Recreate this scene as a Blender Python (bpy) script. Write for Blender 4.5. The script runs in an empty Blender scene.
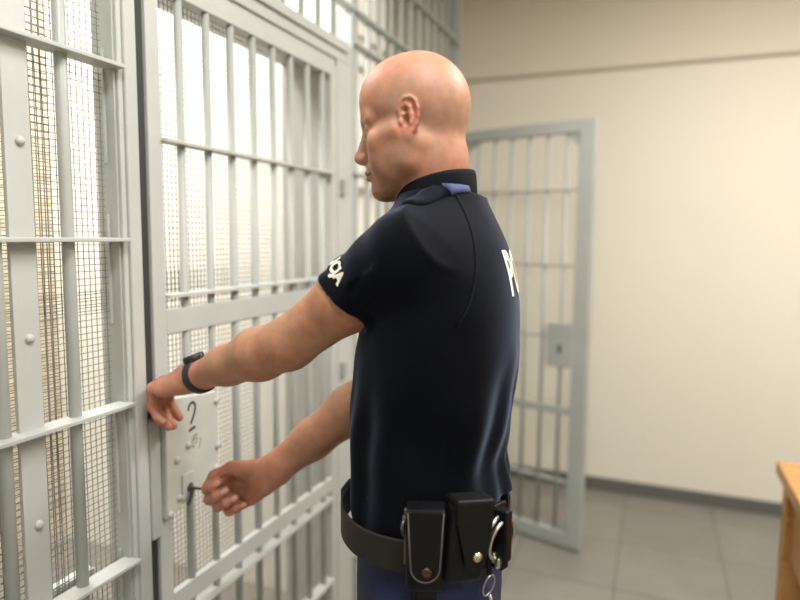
import bpy, bmesh, math, random
import numpy as np
from mathutils import Vector, Matrix
from mathutils.bvhtree import BVHTree
random.seed(7); np.random.seed(7)
PI = math.pi
SC = bpy.context.scene
COL = SC.collection

# ------------------------------------------------------------------ materials
def mat(name, rgb, rough=.5, metal=0., noise=None, bump=None, spec=.5, **kw):
    m = bpy.data.materials.new(name); m.use_nodes = True
    nt = m.node_tree; b = nt.nodes['Principled BSDF']
    b.inputs['Base Color'].default_value = (*rgb, 1)
    b.inputs['Roughness'].default_value = rough
    b.inputs['Metallic'].default_value = metal
    b.inputs['Specular IOR Level'].default_value = spec
    for k, v in kw.items(): b.inputs[k.replace('_', ' ')].default_value = v
    tc = nt.nodes.new('ShaderNodeTexCoord')
    if noise:
        sc, amt = noise
        n = nt.nodes.new('ShaderNodeTexNoise'); n.inputs['Scale'].default_value = sc; n.inputs['Detail'].default_value = 5
        nt.links.new(tc.outputs['Object'], n.inputs['Vector'])
        mr = nt.nodes.new('ShaderNodeMapRange'); mr.inputs['From Min'].default_value = .3; mr.inputs['From Max'].default_value = .7
        mr.inputs['To Min'].default_value = 1-amt; mr.inputs['To Max'].default_value = 1+amt
        nt.links.new(n.outputs['Fac'], mr.inputs['Value'])
        vm = nt.nodes.new('ShaderNodeVectorMath'); vm.operation = 'SCALE'; vm.inputs[0].default_value = rgb
        nt.links.new(mr.outputs['Result'], vm.inputs['Scale']); nt.links.new(vm.outputs['Vector'], b.inputs['Base Color'])
    if bump:
        sc, st, dist = bump
        n = nt.nodes.new('ShaderNodeTexNoise'); n.inputs['Scale'].default_value = sc; n.inputs['Detail'].default_value = 4
        nt.links.new(tc.outputs['Object'], n.inputs['Vector'])
        bp = nt.nodes.new('ShaderNodeBump'); bp.inputs['Strength'].default_value = st; bp.inputs['Distance'].default_value = dist
        nt.links.new(n.outputs['Fac'], bp.inputs['Height']); nt.links.new(bp.outputs['Normal'], b.inputs['Normal'])
    return m

M = {}
M['bar'] = mat('grey_enamel', (.37, .39, .37), .42, noise=(9, .05), bump=(60, .25, .002))
M['bar_light'] = mat('pale_grey_enamel', (.445, .462, .445), .42, noise=(7, .05), bump=(50, .2, .002))
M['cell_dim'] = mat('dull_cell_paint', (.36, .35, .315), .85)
M['wire'] = mat('dull_wire', (.22, .215, .20), .5, metal=.3)
M['gap'] = mat('dark_rubber_and_gap_shade', (.03, .03, .03), .7)  # soles and buckle, and the painted shade in the door gap
M['plate'] = mat('lock_plate_enamel', (.50, .51, .475), .4, noise=(14, .07), bump=(35, .35, .002))
M['ink'] = mat('black_paint', (.03, .03, .03), .7)
M['faint_ink'] = mat('worn_black_paint', (.16, .16, .15), .7)
M['steel'] = mat('steel', (.55, .53, .5), .3, metal=1.)
M['dark_steel'] = mat('dark_steel', (.12, .12, .115), .38, metal=.8)
M['key'] = mat('key_steel', (.1, .095, .085), .35, metal=.7)
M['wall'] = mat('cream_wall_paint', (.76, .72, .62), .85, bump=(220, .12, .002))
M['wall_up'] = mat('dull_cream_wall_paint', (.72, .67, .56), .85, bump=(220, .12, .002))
M['cellwall'] = mat('white_wall_paint', (.80, .79, .74), .8, bump=(120, .2, .003))
M['ceiling'] = mat('ceiling_paint', (.74, .72, .66), .9)
M['baseboard'] = mat('baseboard_tile', (.12, .117, .11), .5)
M['ledge'] = mat('ledge_paint', (.50, .455, .36), .85)
M['lampbody'] = mat('lamp_housing', (.7, .7, .7), .4)
M['rib'] = mat('ribbed_knit', (.003, .004, .008), .85, spec=.15, bump=(400, .5, .002))
M['blue'] = mat('blue_strap_cloth', (.05, .065, .16), .8, bump=(500, .4, .001))
M['trouser'] = mat('navy_trouser_cloth', (.006, .012, .055), .8, noise=(40, .15), bump=(700, .4, .001))
M['leather'] = mat('black_leather', (.004, .004, .0045), .45, spec=.22, bump=(260, .35, .001))
M['belt'] = mat('belt_nylon', (.018, .015, .0135), .55, spec=.3, bump=(600, .4, .001))
M['leather_edge'] = mat('worn_leather_edge', (.10, .085, .075), .5)
M['brass'] = mat('pale_snap_metal', (.62, .55, .42), .3, metal=1.)
M['copper'] = mat('dark_snap_metal', (.10, .05, .045), .4, metal=.8)
M['watch'] = mat('watch_rubber', (.012, .013, .016), .5)
M['watchglass'] = mat('watch_glass', (.02, .02, .025), .1)
M['boot'] = mat('boot_leather', (.01, .01, .01), .35)
M['eye'] = mat('eye_white', (.7, .66, .6), .15)
M['iris'] = mat('eye_iris', (.06, .05, .04), .15)
M['white_print'] = mat('white_print', (.80, .76, .66), .6)

def shirt_mat():
    m = mat('navy_knit', (.0008, .0014, .0036), .8, bump=(900, .35, .0008), spec=.10)
    b = m.node_tree.nodes['Principled BSDF']
    b.inputs['Sheen Weight'].default_value = .24
    b.inputs['Sheen Roughness'].default_value = .36
    b.inputs['Sheen Tint'].default_value = (.5, .62, .95, 1)
    return m
M['shirt'] = shirt_mat()

def skin_mat():
    m = bpy.data.materials.new('skin'); m.use_nodes = True
    nt = m.node_tree; b = nt.nodes['Principled BSDF']
    a = nt.nodes.new('ShaderNodeAttribute'); a.attribute_name = 'Col'
    tc = nt.nodes.new('ShaderNodeTexCoord')
    n = nt.nodes.new('ShaderNodeTexNoise'); n.inputs['Scale'].default_value = 55; n.inputs['Detail'].default_value = 6
    nt.links.new(tc.outputs['Object'], n.inputs['Vector'])
    n2 = nt.nodes.new('ShaderNodeTexNoise'); n2.inputs['Scale'].default_value = 14; n2.inputs['Detail'].default_value = 3
    nt.links.new(tc.outputs['Object'], n2.inputs['Vector'])
    mr = nt.nodes.new('ShaderNodeMapRange'); mr.inputs['From Min'].default_value = .3; mr.inputs['From Max'].default_value = .7
    mr.inputs['To Min'].default_value = .86; mr.inputs['To Max'].default_value = 1.1
    nt.links.new(n.outputs['Fac'], mr.inputs['Value'])
    vm = nt.nodes.new('ShaderNodeVectorMath'); vm.operation = 'SCALE'
    nt.links.new(a.outputs['Color'], vm.inputs[0]); nt.links.new(mr.outputs['Result'], vm.inputs['Scale'])
    mx = nt.nodes.new('ShaderNodeMix'); mx.data_type = 'RGBA'; mx.blend_type = 'MULTIPLY'
    mx.inputs['B'].default_value = (1, .80, .74, 1)
    mr2 = nt.nodes.new('ShaderNodeMapRange'); mr2.inputs['From Min'].default_value = .4; mr2.inputs['From Max'].default_value = .7
    nt.links.new(n2.outputs['Fac'], mr2.inputs['Value']); nt.links.new(mr2.outputs['Result'], mx.inputs['Factor'])
    nt.links.new(vm.outputs['Vector'], mx.inputs['A'])
    nt.links.new(mx.outputs['Result'], b.inputs['Base Color'])
    b.inputs['Roughness'].default_value = .54
    b.inputs['Subsurface Weight'].default_value = .12
    b.inputs['Subsurface Radius'].default_value = (.012, .005, .003)
    b.inputs['Subsurface Scale'].default_value = .6
    bp = nt.nodes.new('ShaderNodeBump'); bp.inputs['Strength'].default_value = .25; bp.inputs['Distance'].default_value = .0012
    n3 = nt.nodes.new('ShaderNodeTexNoise'); n3.inputs['Scale'].default_value = 260
    nt.links.new(tc.outputs['Object'], n3.inputs['Vector'])
    nt.links.new(n3.outputs['Fac'], bp.inputs['Height']); nt.links.new(bp.outputs['Normal'], b.inputs['Normal'])
    return m
M['skin'] = skin_mat()

def emit_mat(name, rgb, s):
    m = bpy.data.materials.new(name); m.use_nodes = True
    nt = m.node_tree; nt.nodes.clear()
    e = nt.nodes.new('ShaderNodeEmission'); e.inputs['Color'].default_value = (*rgb, 1); e.inputs['Strength'].default_value = s
    o = nt.nodes.new('ShaderNodeOutputMaterial'); nt.links.new(e.outputs[0], o.inputs[0]); return m
M['lamp'] = emit_mat('lamp_diffuser_light', (1, .95, .86), 6.)

def tile_floor():
    m = bpy.data.materials.new('grey_floor_tiles'); m.use_nodes = True
    nt = m.node_tree; b = nt.nodes['Principled BSDF']
    tc = nt.nodes.new('ShaderNodeTexCoord')
    br = nt.nodes.new('ShaderNodeTexBrick'); br.offset = 0.; br.inputs['Scale'].default_value = 1.
    br.inputs['Brick Width'].default_value = .45; br.inputs['Row Height'].default_value = .45
    br.inputs['Mortar Size'].default_value = .004; br.inputs['Mortar Smooth'].default_value = .2
    br.inputs['Color1'].default_value = (.22, .21, .185, 1); br.inputs['Color2'].default_value = (.245, .232, .205, 1)
    br.inputs['Mortar'].default_value = (.12, .115, .105, 1)
    nt.links.new(tc.outputs['Object'], br.inputs['Vector'])
    n = nt.nodes.new('ShaderNodeTexNoise'); n.inputs['Scale'].default_value = 5; n.inputs['Detail'].default_value = 8
    nt.links.new(tc.outputs['Object'], n.inputs['Vector'])
    mr = nt.nodes.new('ShaderNodeMapRange'); mr.inputs['To Min'].default_value = .8; mr.inputs['To Max'].default_value = 1.2
    nt.links.new(n.outputs['Fac'], mr.inputs['Value'])
    vm = nt.nodes.new('ShaderNodeVectorMath'); vm.operation = 'SCALE'
    nt.links.new(br.outputs['Color'], vm.inputs[0]); nt.links.new(mr.outputs['Result'], vm.inputs['Scale'])
    nt.links.new(vm.outputs['Vector'], b.inputs['Base Color']); b.inputs['Roughness'].default_value = .42
    return m
M['floor'] = tile_floor()

def tan_brick():
    m = bpy.data.materials.new('rough_tan_brick_paint'); m.use_nodes = True
    nt = m.node_tree; b = nt.nodes['Principled BSDF']
    tc = nt.nodes.new('ShaderNodeTexCoord'); mp = nt.nodes.new('ShaderNodeMapping')
    mp.inputs['Rotation'].default_value = (PI/2, 0, PI/2)
    sep = nt.nodes.new('ShaderNodeSeparateXYZ'); cmb = nt.nodes.new('ShaderNodeCombineXYZ')
    nt.links.new(tc.outputs['Object'], sep.inputs[0]); nt.links.new(sep.outputs['Y'], cmb.inputs['X']); nt.links.new(sep.outputs['Z'], cmb.inputs['Y'])
    br = nt.nodes.new('ShaderNodeTexBrick'); br.inputs['Scale'].default_value = 1.
    br.inputs['Brick Width'].default_value = .12; br.inputs['Row Height'].default_value = .055
    br.inputs['Mortar Size'].default_value = .007; br.inputs['Mortar Smooth'].default_value = .5
    br.inputs['Color1'].default_value = (.66, .56, .40, 1); br.inputs['Color2'].default_value = (.50, .41, .29, 1)
    br.inputs['Mortar'].default_value = (.78, .73, .62, 1)
    nt.links.new(cmb.outputs[0], br.inputs['Vector'])
    nt.links.new(br.outputs['Color'], b.inputs['Base Color']); b.inputs['Roughness'].default_value = .6
    bp = nt.nodes.new('ShaderNodeBump'); bp.inputs['Distance'].default_value = .006
    nt.links.new(br.outputs['Fac'], bp.inputs['Height']); nt.links.new(bp.outputs['Normal'], b.inputs['Normal'])
    return m
M['tan'] = tan_brick()

def wood():
    m = bpy.data.materials.new('honey_wood'); m.use_nodes = True
    nt = m.node_tree; b = nt.nodes['Principled BSDF']
    tc = nt.nodes.new('ShaderNodeTexCoord'); mp = nt.nodes.new('ShaderNodeMapping'); mp.inputs['Scale'].default_value = (2, 14, 14)
    nt.links.new(tc.outputs['Object'], mp.inputs['Vector'])
    n = nt.nodes.new('ShaderNodeTexNoise'); n.inputs['Scale'].default_value = 3; n.inputs['Detail'].default_value = 6; n.inputs['Distortion'].default_value = 1.5
    nt.links.new(mp.outputs[0], n.inputs['Vector'])
    cr = nt.nodes.new('ShaderNodeValToRGB')
    cr.color_ramp.elements[0].position = .3; cr.color_ramp.elements[0].color = (.33, .155, .045, 1)
    cr.color_ramp.elements[1].position = .7; cr.color_ramp.elements[1].color = (.56, .29, .095, 1)
    nt.links.new(n.outputs['Fac'], cr.inputs[0]); nt.links.new(cr.outputs[0], b.inputs['Base Color']); b.inputs['Roughness'].default_value = .35
    return m
M['wood'] = wood()

# ------------------------------------------------------------------ mesh helpers
def link(name, me, m=None, parent=None, smooth=False):
    o = bpy.data.objects.new(name, me); COL.objects.link(o)
    if m is not None: me.materials.append(m)
    if parent is not None: o.parent = parent
    if smooth:
        for p in me.polygons: p.use_smooth = True
    return o

def obj(name, bm, m, parent=None, smooth=False):
    me = bpy.data.meshes.new(name); bmesh.ops.recalc_face_normals(bm, faces=bm.faces[:]); bm.to_mesh(me); bm.free()
    o = link(name, me, m, parent, smooth)
    if smooth == 'auto': pass
    return o

def empty(name, loc=(0, 0, 0), parent=None):
    o = bpy.data.objects.new(name, None); COL.objects.link(o); o.location = loc; o.empty_display_size = .1
    if parent is not None: o.parent = parent
    return o

def tag(o, label=None, cat=None, group=None, kind=None):
    if label: o['label'] = label
    if cat: o['category'] = cat
    if group: o['group'] = group
    if kind: o['kind'] = kind
    return o

def box(bm, lo, hi, bev=0., mtx=None):
    r = bmesh.ops.create_cube(bm, size=1.)
    vs = r['verts']
    for v in vs:
        v.co = Vector([lo[i] if v.co[i] < 0 else hi[i] for i in range(3)])
    if bev > 0:
        es = list({e for v in vs for e in v.link_edges})
        rr = bmesh.ops.bevel(bm, geom=es, offset=bev, segments=2, affect='EDGES', profile=.5)
        vs = list({v for f in rr['faces'] for v in f.verts} | {v for v in vs if v.is_valid})
    if mtx is not None:
        for v in vs: v.co = mtx @ v.co
    return vs

def tube(bm, pts, r, n=10, cap=True, closed=False):
    pts = [Vector(p) for p in pts]; N = len(pts)
    rs = r if isinstance(r, (list, tuple)) else [r]*N
    rings = []; prev = None
    for i, p in enumerate(pts):
        if closed: t = pts[(i+1) % N]-pts[i-1]
        elif i == 0: t = pts[1]-pts[0]
        elif i == N-1: t = pts[-1]-pts[-2]
        else: t = pts[i+1]-pts[i-1]
        t.normalize()
        if prev is None:
            a = Vector((0, 0, 1)) if abs(t.z) < .9 else Vector((1, 0, 0))
            u = t.cross(a).normalized()
        else:
            u = (prev - t*prev.dot(t)).normalized()
        prev = u; w = t.cross(u)
        rings.append([bm.verts.new(p+(u*math.cos(2*PI*k/n)+w*math.sin(2*PI*k/n))*rs[i]) for k in range(n)])
    for i in range(N if closed else N-1):
        A, B = rings[i], rings[(i+1) % N]
        for k in range(n): bm.faces.new((A[k], A[(k+1) % n], B[(k+1) % n], B[k]))
    if cap and not closed:
        bm.faces.new(rings[0]); bm.faces.new(rings[-1])

def lathe(bm, prof, mtx, n=20):
    """profile of (radius, height) about local z"""
    rings = [[bm.verts.new(mtx @ Vector((r*math.cos(2*PI*k/n), r*math.sin(2*PI*k/n), z))) for k in range(n)] for r, z in prof]
    for A, B in zip(rings, rings[1:]):
        for k in range(n): bm.faces.new((A[k], A[(k+1) % n], B[(k+1) % n], B[k]))
    bm.faces.new(rings[0]); bm.faces.new(rings[-1])

def B(lo, hi, bev=0.):
    bm = bmesh.new(); box(bm, lo, hi, bev); return bm

def frame_mtx(o, x, y, z):
    m = Matrix((Vector(x).to_4d(), Vector(y).to_4d(), Vector(z).to_4d(), (0, 0, 0, 1))).transposed()
    m.transpose()
    m = Matrix.Identity(4)
    for i, a in enumerate((x, y, z)):
        for j in range(3): m[j][i] = a[j]
    for j in range(3): m[j][3] = o[j]
    return m

# ------------------------------------------------------------------ room
def struct(name, bm, m):
    o = obj(name, bm, m); o['kind'] = 'structure'; return o

CH = 3.0
struct('floor', B((-1.8, -2.4, -.1), (4.2, 3.95, 0)), M['floor'])
struct('ceiling', B((-1.8, -2.4, CH), (4.2, 3.95, CH+.1)), M['ceiling'])
struct('wall_back', B((-1.8, 3.8, 0), (4.2, 3.95, 2.43)), M['wall'])
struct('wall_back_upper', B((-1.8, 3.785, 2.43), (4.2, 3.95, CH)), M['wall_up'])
struct('trim_1', B((-1.8, 3.778, 2.418), (4.2, 3.80, 2.432), .002), M['ledge'])
struct('wall_right', B((4.0, -2.4, 0), (4.2, 3.8, CH)), M['wall'])
struct('wall_front', B((-1.8, -2.4, 0), (4.0, -2.2, CH)), M['wall'])
struct('wall_cell_side', B((-1.62, 2.15, 0), (-.065, 2.45, CH)), M['cellwall'])
struct('wall_cell_back', B((-1.8, -2.2, 0), (-1.62, 2.21, CH)), M['tan'])
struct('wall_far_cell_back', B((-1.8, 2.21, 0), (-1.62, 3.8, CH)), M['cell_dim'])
struct('wall_cell_front', B((-1.62, -.9, 0), (-.06, -.75, CH)), M['cellwall'])
struct('wall_left', B((-.12, -2.2, 0), (0, -.75, CH)), M['wall'])
struct('baseboard_back', B((-1.62, 3.785, 0), (4.0, 3.8, .075), .003), M['baseboard'])
struct('baseboard_right', B((3.985, -2.2, 0), (4.0, 3.785, .075), .003), M['baseboard'])

# ------------------------------------------------------------------ gratings
def bar_mesh(r, h, n=14):
    bm = bmesh.new(); tube(bm, [(0, 0, 0), (0, 0, h)], r, n)
    me = bpy.data.meshes.new('round_bar'); bmesh.ops.recalc_face_normals(bm, faces=bm.faces[:]); bm.to_mesh(me); bm.free()
    me.materials.append(M['bar'])
    for p in me.polygons: p.use_smooth = len(p.vertices) == 4
    return me

def put(me, name, parent, loc):
    o = bpy.data.objects.new(name, me); COL.objects.link(o); o.parent = parent; o.location = loc; return o

def wire_net(y0, y1, z0, z1, x, pitch, r, wob=.0):
    """woven square wire net in a plane of constant x"""
    vs = []; fs = []
    def wire(pts):
        b = len(vs)
        for i, (p, ax) in enumerate(pts):
            for k in range(4):
                a = PI/4+k*PI/2
                if ax == 'z': vs.append((p[0]+r*math.cos(a), p[1]+r*math.sin(a), p[2]))
                else: vs.append((p[0]+r*math.cos(a), p[1], p[2]+r*math.sin(a)))
        for i in range(len(pts)-1):
            for k in range(4):
                fs.append((b+4*i+k, b+4*i+(k+1) % 4, b+4*i+4+(k+1) % 4, b+4*i+4+k))
    ny = int((y1-y0)/pitch); nz = int((z1-z0)/pitch)
    step = .12
    for i in range(ny+1):
        y = y0+i*pitch; n = max(2, int((z1-z0)/step)+1)
        j = random.uniform(-wob, wob)
        wire([((x+r*.8, y+j+wob*math.sin(z*9+i*.7), z), 'z') for z in [z0+(z1-z0)*k/(n-1) for k in range(n)]])
    for i in range(nz+1):
        z = z0+i*pitch; n = max(2, int((y1-y0)/step)+1)
        j = random.uniform(-wob, wob)
        wire([((x-r*.8, y, z+j+wob*math.sin(y*11+i*.5)), 'y') for y in [y0+(y1-y0)*k/(n-1) for k in range(n)]])
    me = bpy.data.meshes.new('wire_mesh'); me.from_pydata(vs, [], fs); me.update()
    return me

ZC = [.13, .465, .80, 1.135, 1.47, 1.805, 2.14, 2.475, 2.81]
ZTOP = 2.98
bolt_me = None
def bolt(name, parent, loc, r=.007, d=.006):
    global bolt_me
    if bolt_me is None:
        bm = bmesh.new()
        mt = Matrix.Rotation(PI/2, 4, 'Y')
        lathe(bm, [(.0085, -.004), (.0085, .001), (.0072, .0045), (.004, .0066), (.0005, .007)], mt, 16)
        bolt_me = bpy.data.meshes.new('bolt'); bmesh.ops.recalc_face_normals(bm, faces=bm.faces[:]); bm.to_mesh(bolt_me); bm.free()
        bolt_me.materials.append(M['bar_light'])
        for p in bolt_me.polygons: p.use_smooth = True
    return put(bolt_me, name, parent, loc)

# -- fixed panel on the left of the door
fp = empty('barred_panel', (0, .2, 0))
tag(fp, 'fixed grey barred panel with wire mesh and bolted flat bars, left of the locked door', 'barred panel')
OFF = Vector((0, -.2, 0))
def P_(bm): 
    bmesh.ops.translate(bm, verts=bm.verts[:], vec=OFF); return bm
bm_long = bar_mesh(.0115, ZTOP)
for y in [-.665, -.55, -.437, -.30, -.173, -.05, .087, .21, .345, .465, .59, .706, .847]:
    put(bm_long, 'round_bar', fp, (0, y-.2, .005))
for y in [-.49, .02, .395, .755]:
    f = obj('flat_bar', P_(B((-.004, y-.0240, .005), (.004, y+.0240, ZTOP), .001)), M['bar_light'], fp)
    for k, z in enumerate(ZC[:-1]):
        bolt('bolt', f, (.004, y-.2+.003, z+.165))
for z in ZC:
    obj('crossbar', P_(B((-.012, -.74, z-.004), (.030, .970, z+.004), .0015)), M['bar_light'], fp)
# angle-iron post: recessed flange, slotted web, raised face
obj('post_web', P_(B((-.045, .960, 0), (.006, .966, ZTOP), .001)), M['bar'], fp)
obj('post_face', P_(B((-.045, .966, 0), (.012, .9785, ZTOP), .002)), M['bar_light'], fp)
obj('post_cover', P_(B((-.05, .9785, 0), (.018, 1.010, ZTOP), .003)), M['bar_light'], fp)
for z in (1.30, 1.62, .90, 2.3, .6):
    obj('weld_strip', P_(B((-.022, .9565, z), (-.016, .9605, z+.22), .001)), M['bar_light'], fp)
me = wire_net(-.74, .957, .02, 1.372, -.022, .0128, .0009, .0006); net = link('wire_mesh', me, M['wire'], fp); net.location = (0, -.2, 0)
me = wire_net(-.74, .957, 1.331, ZTOP-.02, -.022, .0128, .0009, .0006); net = link('wire_mesh', me, M['wire'], fp); net.location = (0, -.2, 0)
me = wire_net(-.74, .865, .02, ZTOP-.02, -.058, .0135, .0011, .0009); net = link('inner_wire_mesh', me, M['wire'], fp); net.location = (0, -.2, 0)
obj('rear_rail', P_(B((-.09, -.74, .745), (-.062, .93, .785), .002)), M['bar_light'], fp)

# -- door frame
df = empty('door_frame', (0, 1.45, 0))
tag(df, 'pale grey steel frame with deep lintel around the locked cell door', 'door frame')
OFF = Vector((0, -1.45, 0))
obj('lintel', P_(B((-.20, 1.012, 2.055), (.012, 1.99, 2.118), .003)), M['bar_light'], df)
obj('lintel_strip', P_(B((.012, 1.012, 2.088), (.022, 1.95, 2.118), .002)), M['bar_light'], df)
obj('stop_strip', P_(B((-.012, 1.06, 2.03), (.004, 1.88, 2.055), .002)), M['bar_light'], df)
obj('jamb', P_(B((-.20, 1.885, 0), (.012, 1.99, 2.055), .003)), M['bar_light'], df)
obj('jamb', P_(B((-.045, 1.011, 0), (-.03, 1.040, 2.055), .003)), M['bar'], df)
obj('gap_shade_strip', P_(B((-.03, 1.011, 0), (.005, 1.040, 2.055), .001)), M['gap'], df)  # added dark strip: shade of the recess put in as black colour
for z in (1.0, 1.62):
    obj('lug', P_(B((.012, 1.90, z), (.03, 1.925, z+.05), .002)), M['bar'], df)
kp = obj('lock_keeper', P_(B((-.009, 1.011, .82), (.022, 1.040, 1.085), .003)), M['bar'], df)

# -- locked cell door
dr = empty('cell_door', (0, 1.06, 0))
tag(dr, 'locked grey barred cell door with wire mesh and a lock plate numbered 2', 'door')
OFF = Vector((0, -1.06, 0))
obj('stile', P_(B((-.02, 1.0415, .03), (.012, 1.080, 2.03), .002)), M['bar_light'], dr)
obj('stile', P_(B((-.02, 1.842, .03), (.012, 1.88, 2.03), .002)), M['bar_light'], dr)
obj('top_rail', P_(B((-.02, 1.080, 1.995), (.012, 1.842, 2.03), .002)), M['bar_light'], dr)
obj('bottom_rail', P_(B((-.02, 1.080, .03), (.012, 1.842, .07), .002)), M['bar_light'], dr)
obj('middle_rail', P_(B((-.004, 1.080, 1.262), (.012, 1.842, 1.316), .002)), M['bar_light'], dr)
obj('lower_rail', P_(B((-.004, 1.080, .615), (.012, 1.842, .662), .002)), M['bar_light'], dr)
for z in (1.683, 1.346, .59, .298):
    obj('crossbar', P_(B((-.014, 1.080, z-.004), (.024, 1.842, z+.004), .001)), M['bar_light'], dr)
bm_door = bar_mesh(.0095, 1.945)
for i in range(8):
    y = 1.152+i*.0925
    put(bm_door, 'round_bar', dr, (-.0, y-1.06, .06))
me = wire_net(1.08, 1.86, .05, 2.0, -.022, .0128, .0011, .0005); net = link('wire_mesh', me, M['wire'], dr); net.location = (0, -1.06, 0)
me = wire_net(1.08, 1.86, 1.33, 1.40, -.030, .0128, .0009, .0005); net = link('wire_mesh', me, M['wire'], dr); net.location = (0, -1.06, 0)
# lock plate : polygonal sheet with thickness, lower edge rises to the right
q_ = lambda y, z: (y*.97, 1.48+(z-1.48)*.97)
lp = bmesh.new()
outl = [q_(*t) for t in [(1.078, .835), (1.262, .888), (1.264, 1.092), (1.080, 1.112)]]
a_ = [lp.verts.new((.012, y, z)) for y, z in outl]; b_ = [lp.verts.new((.030, y, z)) for y, z in outl]
lp.faces.new(a_); lp.faces.new(b_[::-1])
for i in range(4): lp.faces.new((a_[i], a_[(i+1) % 4], b_[(i+1) % 4], b_[i]))
bmesh.ops.bevel(lp, geom=lp.edges[:], offset=.0015, segments=2, affect='EDGES')
lplate = obj('lock_plate', P_(lp), M['plate'], dr)
for y, z in [(1.112, .965), (1.152, .988), (1.118, .873), (1.255, 1.07), (1.257, .955), (1.088, .845), (1.25, .90)]:
    y, z = q_(y, z); bolt('rivet', lplate, (.030, y-1.06, z))
esc = obj('escutcheon', P_(B((.030, 1.092, .880), (.034, 1.132, .940), .0012)), M['plate'], lplate)
cov = bmesh.new(); tube(cov, [(.036, 1.116, .915), (.042, 1.115, .900), (.040, 1.110, .884), (.036, 1.106, .866)], [.004, .0045, .004, .003], 8)
obj('keyhole_cover', P_(cov), M['dark_steel'], lplate, True)
kh = bmesh.new(); lathe(kh, [(.0085, -.001), (.0085, .005), (.006, .006)], frame_mtx((.033, 1.114-1.06, .904), (0, 1, 0), (0, 0, 1), (1, 0, 0)), 16)
obj('keyhole_rim', kh, M['dark_steel'], lplate, True)

def text_mesh(body, size, offset=0., shear=0., res=4, spacing=1.):
    cu = bpy.data.curves.new('t', 'FONT'); cu.body = body; cu.size = size; cu.offset = offset; cu.shear = shear
    cu.align_x = 'CENTER'; cu.align_y = 'CENTER'; cu.resolution_u = res; cu.space_character = spacing
    o = bpy.data.objects.new('t', cu); COL.objects.link(o)
    bpy.context.view_layer.update()
    me = bpy.data.meshes.new_from_object(o.evaluated_get(bpy.context.evaluated_depsgraph_get()))
    bpy.data.objects.remove(o); bpy.data.curves.remove(cu)
    return me

# painted numeral 2 (stencil: broken stroke and bar) and a worn ring-shaped mark under it
def stroke(bm, pts, w, x):
    tube(bm, [(x, *q_(y, z)) for y, z in pts], w, 8)
    for v in bm.verts: v.co.x = x+(v.co.x-x)*.12
nb = bmesh.new()
stroke(nb, [(1.154, 1.070), (1.156, 1.080), (1.163, 1.086), (1.172, 1.087), (1.178, 1.080), (1.178, 1.069), (1.173, 1.056), (1.166, 1.044), (1.162, 1.036)], .0032, .0305)
nb2 = bmesh.new(); stroke(nb2, [(1.155, 1.021), (1.163, 1.0235), (1.177, 1.026)], .0034, .0305)
obj('painted_number', P_(nb), M['ink'], lplate); obj('painted_number', P_(nb2), M['ink'], lplate)
nr = bmesh.new()
stroke(nr, [(1.178+.013*math.cos(a), .990+.016*math.sin(a)) for a in [math.radians(t) for t in range(60, 250, 15)]], .0018, .0302)
stroke(nr, [(1.180+.014*math.cos(a), .986+.018*math.sin(a)) for a in [math.radians(t) for t in range(-60, 40, 15)]], .0014, .0302)
stroke(nr, [(1.171, .992), (1.176, .999), (1.183, .997), (1.181, .988), (1.173, .984)], .0017, .0302)
obj('worn_painted_mark', P_(nr), M['faint_ink'], lplate)

# -- transom above the door, and the panel beyond it
tr = empty('transom_grating', (0, 1.03, 2.118))
tag(tr, 'barred transom grating above the lintel of the locked cell door', 'grating')
bm_tr = bar_mesh(.0095, ZTOP-2.118)
for i in range(9):
    put(bm_tr, 'round_bar', tr, (-.005, .055+i*.1, .0))
for z in (2.25, 2.475, 2.81):
    o = obj('crossbar', B((-.018, .002, z-2.118-.004), (.020, .96, z-2.118+.004), .001), M['bar_light'], tr)
pb = empty('barred_panel', (0, 2.0, 0))
tag(pb, 'tall grey barred panel beyond the locked door, its upper bars behind the bald head', 'barred panel')
bm_p = bar_mesh(.0105, ZTOP)
for i in range(12): put(bm_p, 'round_bar', pb, (-.005, .05+i*.104, .005))
for z in (.298, .63, 1.0, 1.346, 1.70, 2.14, 2.25, 2.475, 2.81):
    obj('crossbar', B((-.018, 0.0, z-.005), (.020, 1.235, z+.005), .001), M['bar'], pb)
obj('post', B((-.06, 1.235, 0), (.012, 1.275, ZTOP), .003), M['bar'], pb)
obj('post', B((-.06, -.008, 0), (.010, .02, ZTOP), .003), M['bar'], pb)
obj('top_channel', B((-.05, .02, ZTOP-.06), (.0, 1.235, ZTOP), .003), M['bar'], pb)
obj('top_channel', B((-.05, -.02, ZTOP-.06-2.118), (.0, .955, ZTOP-2.118), .003), M['bar'], tr)

# -- open door, swung out into the room
od = empty('barred_door', (.045, 3.155, 0)); od.rotation_euler = (0, 0, math.atan2(2.955-3.155, .74-.045))
tag(od, 'open grey barred door swung out in front of the cream back wall', 'door')
W = .72
obj('stile', B((0, -.018, .02), (.045, .018, 2.01), .003), M['bar'], od)
obj('stile', B((W-.075, -.018, .02), (W, .018, 2.01), .003), M['bar'], od)
obj('rail', B((.045, -.018, 1.955), (W-.075, .018, 2.01), .003), M['bar'], od)
obj('rail', B((.045, -.018, .02), (W-.075, .018, .085), .003), M['bar'], od)
for z in (.33, 1.355, 1.70):
    obj('crossbar', B((.045, -.012, z-.005), (W-.075, .012, z+.005), .001), M['bar'], od)
obj('rail', B((.045, -.014, .655), (W-.075, .014, .69), .002), M['bar'], od)
obj('crossbar', B((.045, -.012, 1.015), (W-.075, .012, 1.025), .001), M['bar'], od)
me_od = bar_mesh(.0095, 1.89)
for i in range(6): put(me_od, 'round_bar', od, (.115+i*.094, 0, .075))
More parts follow.
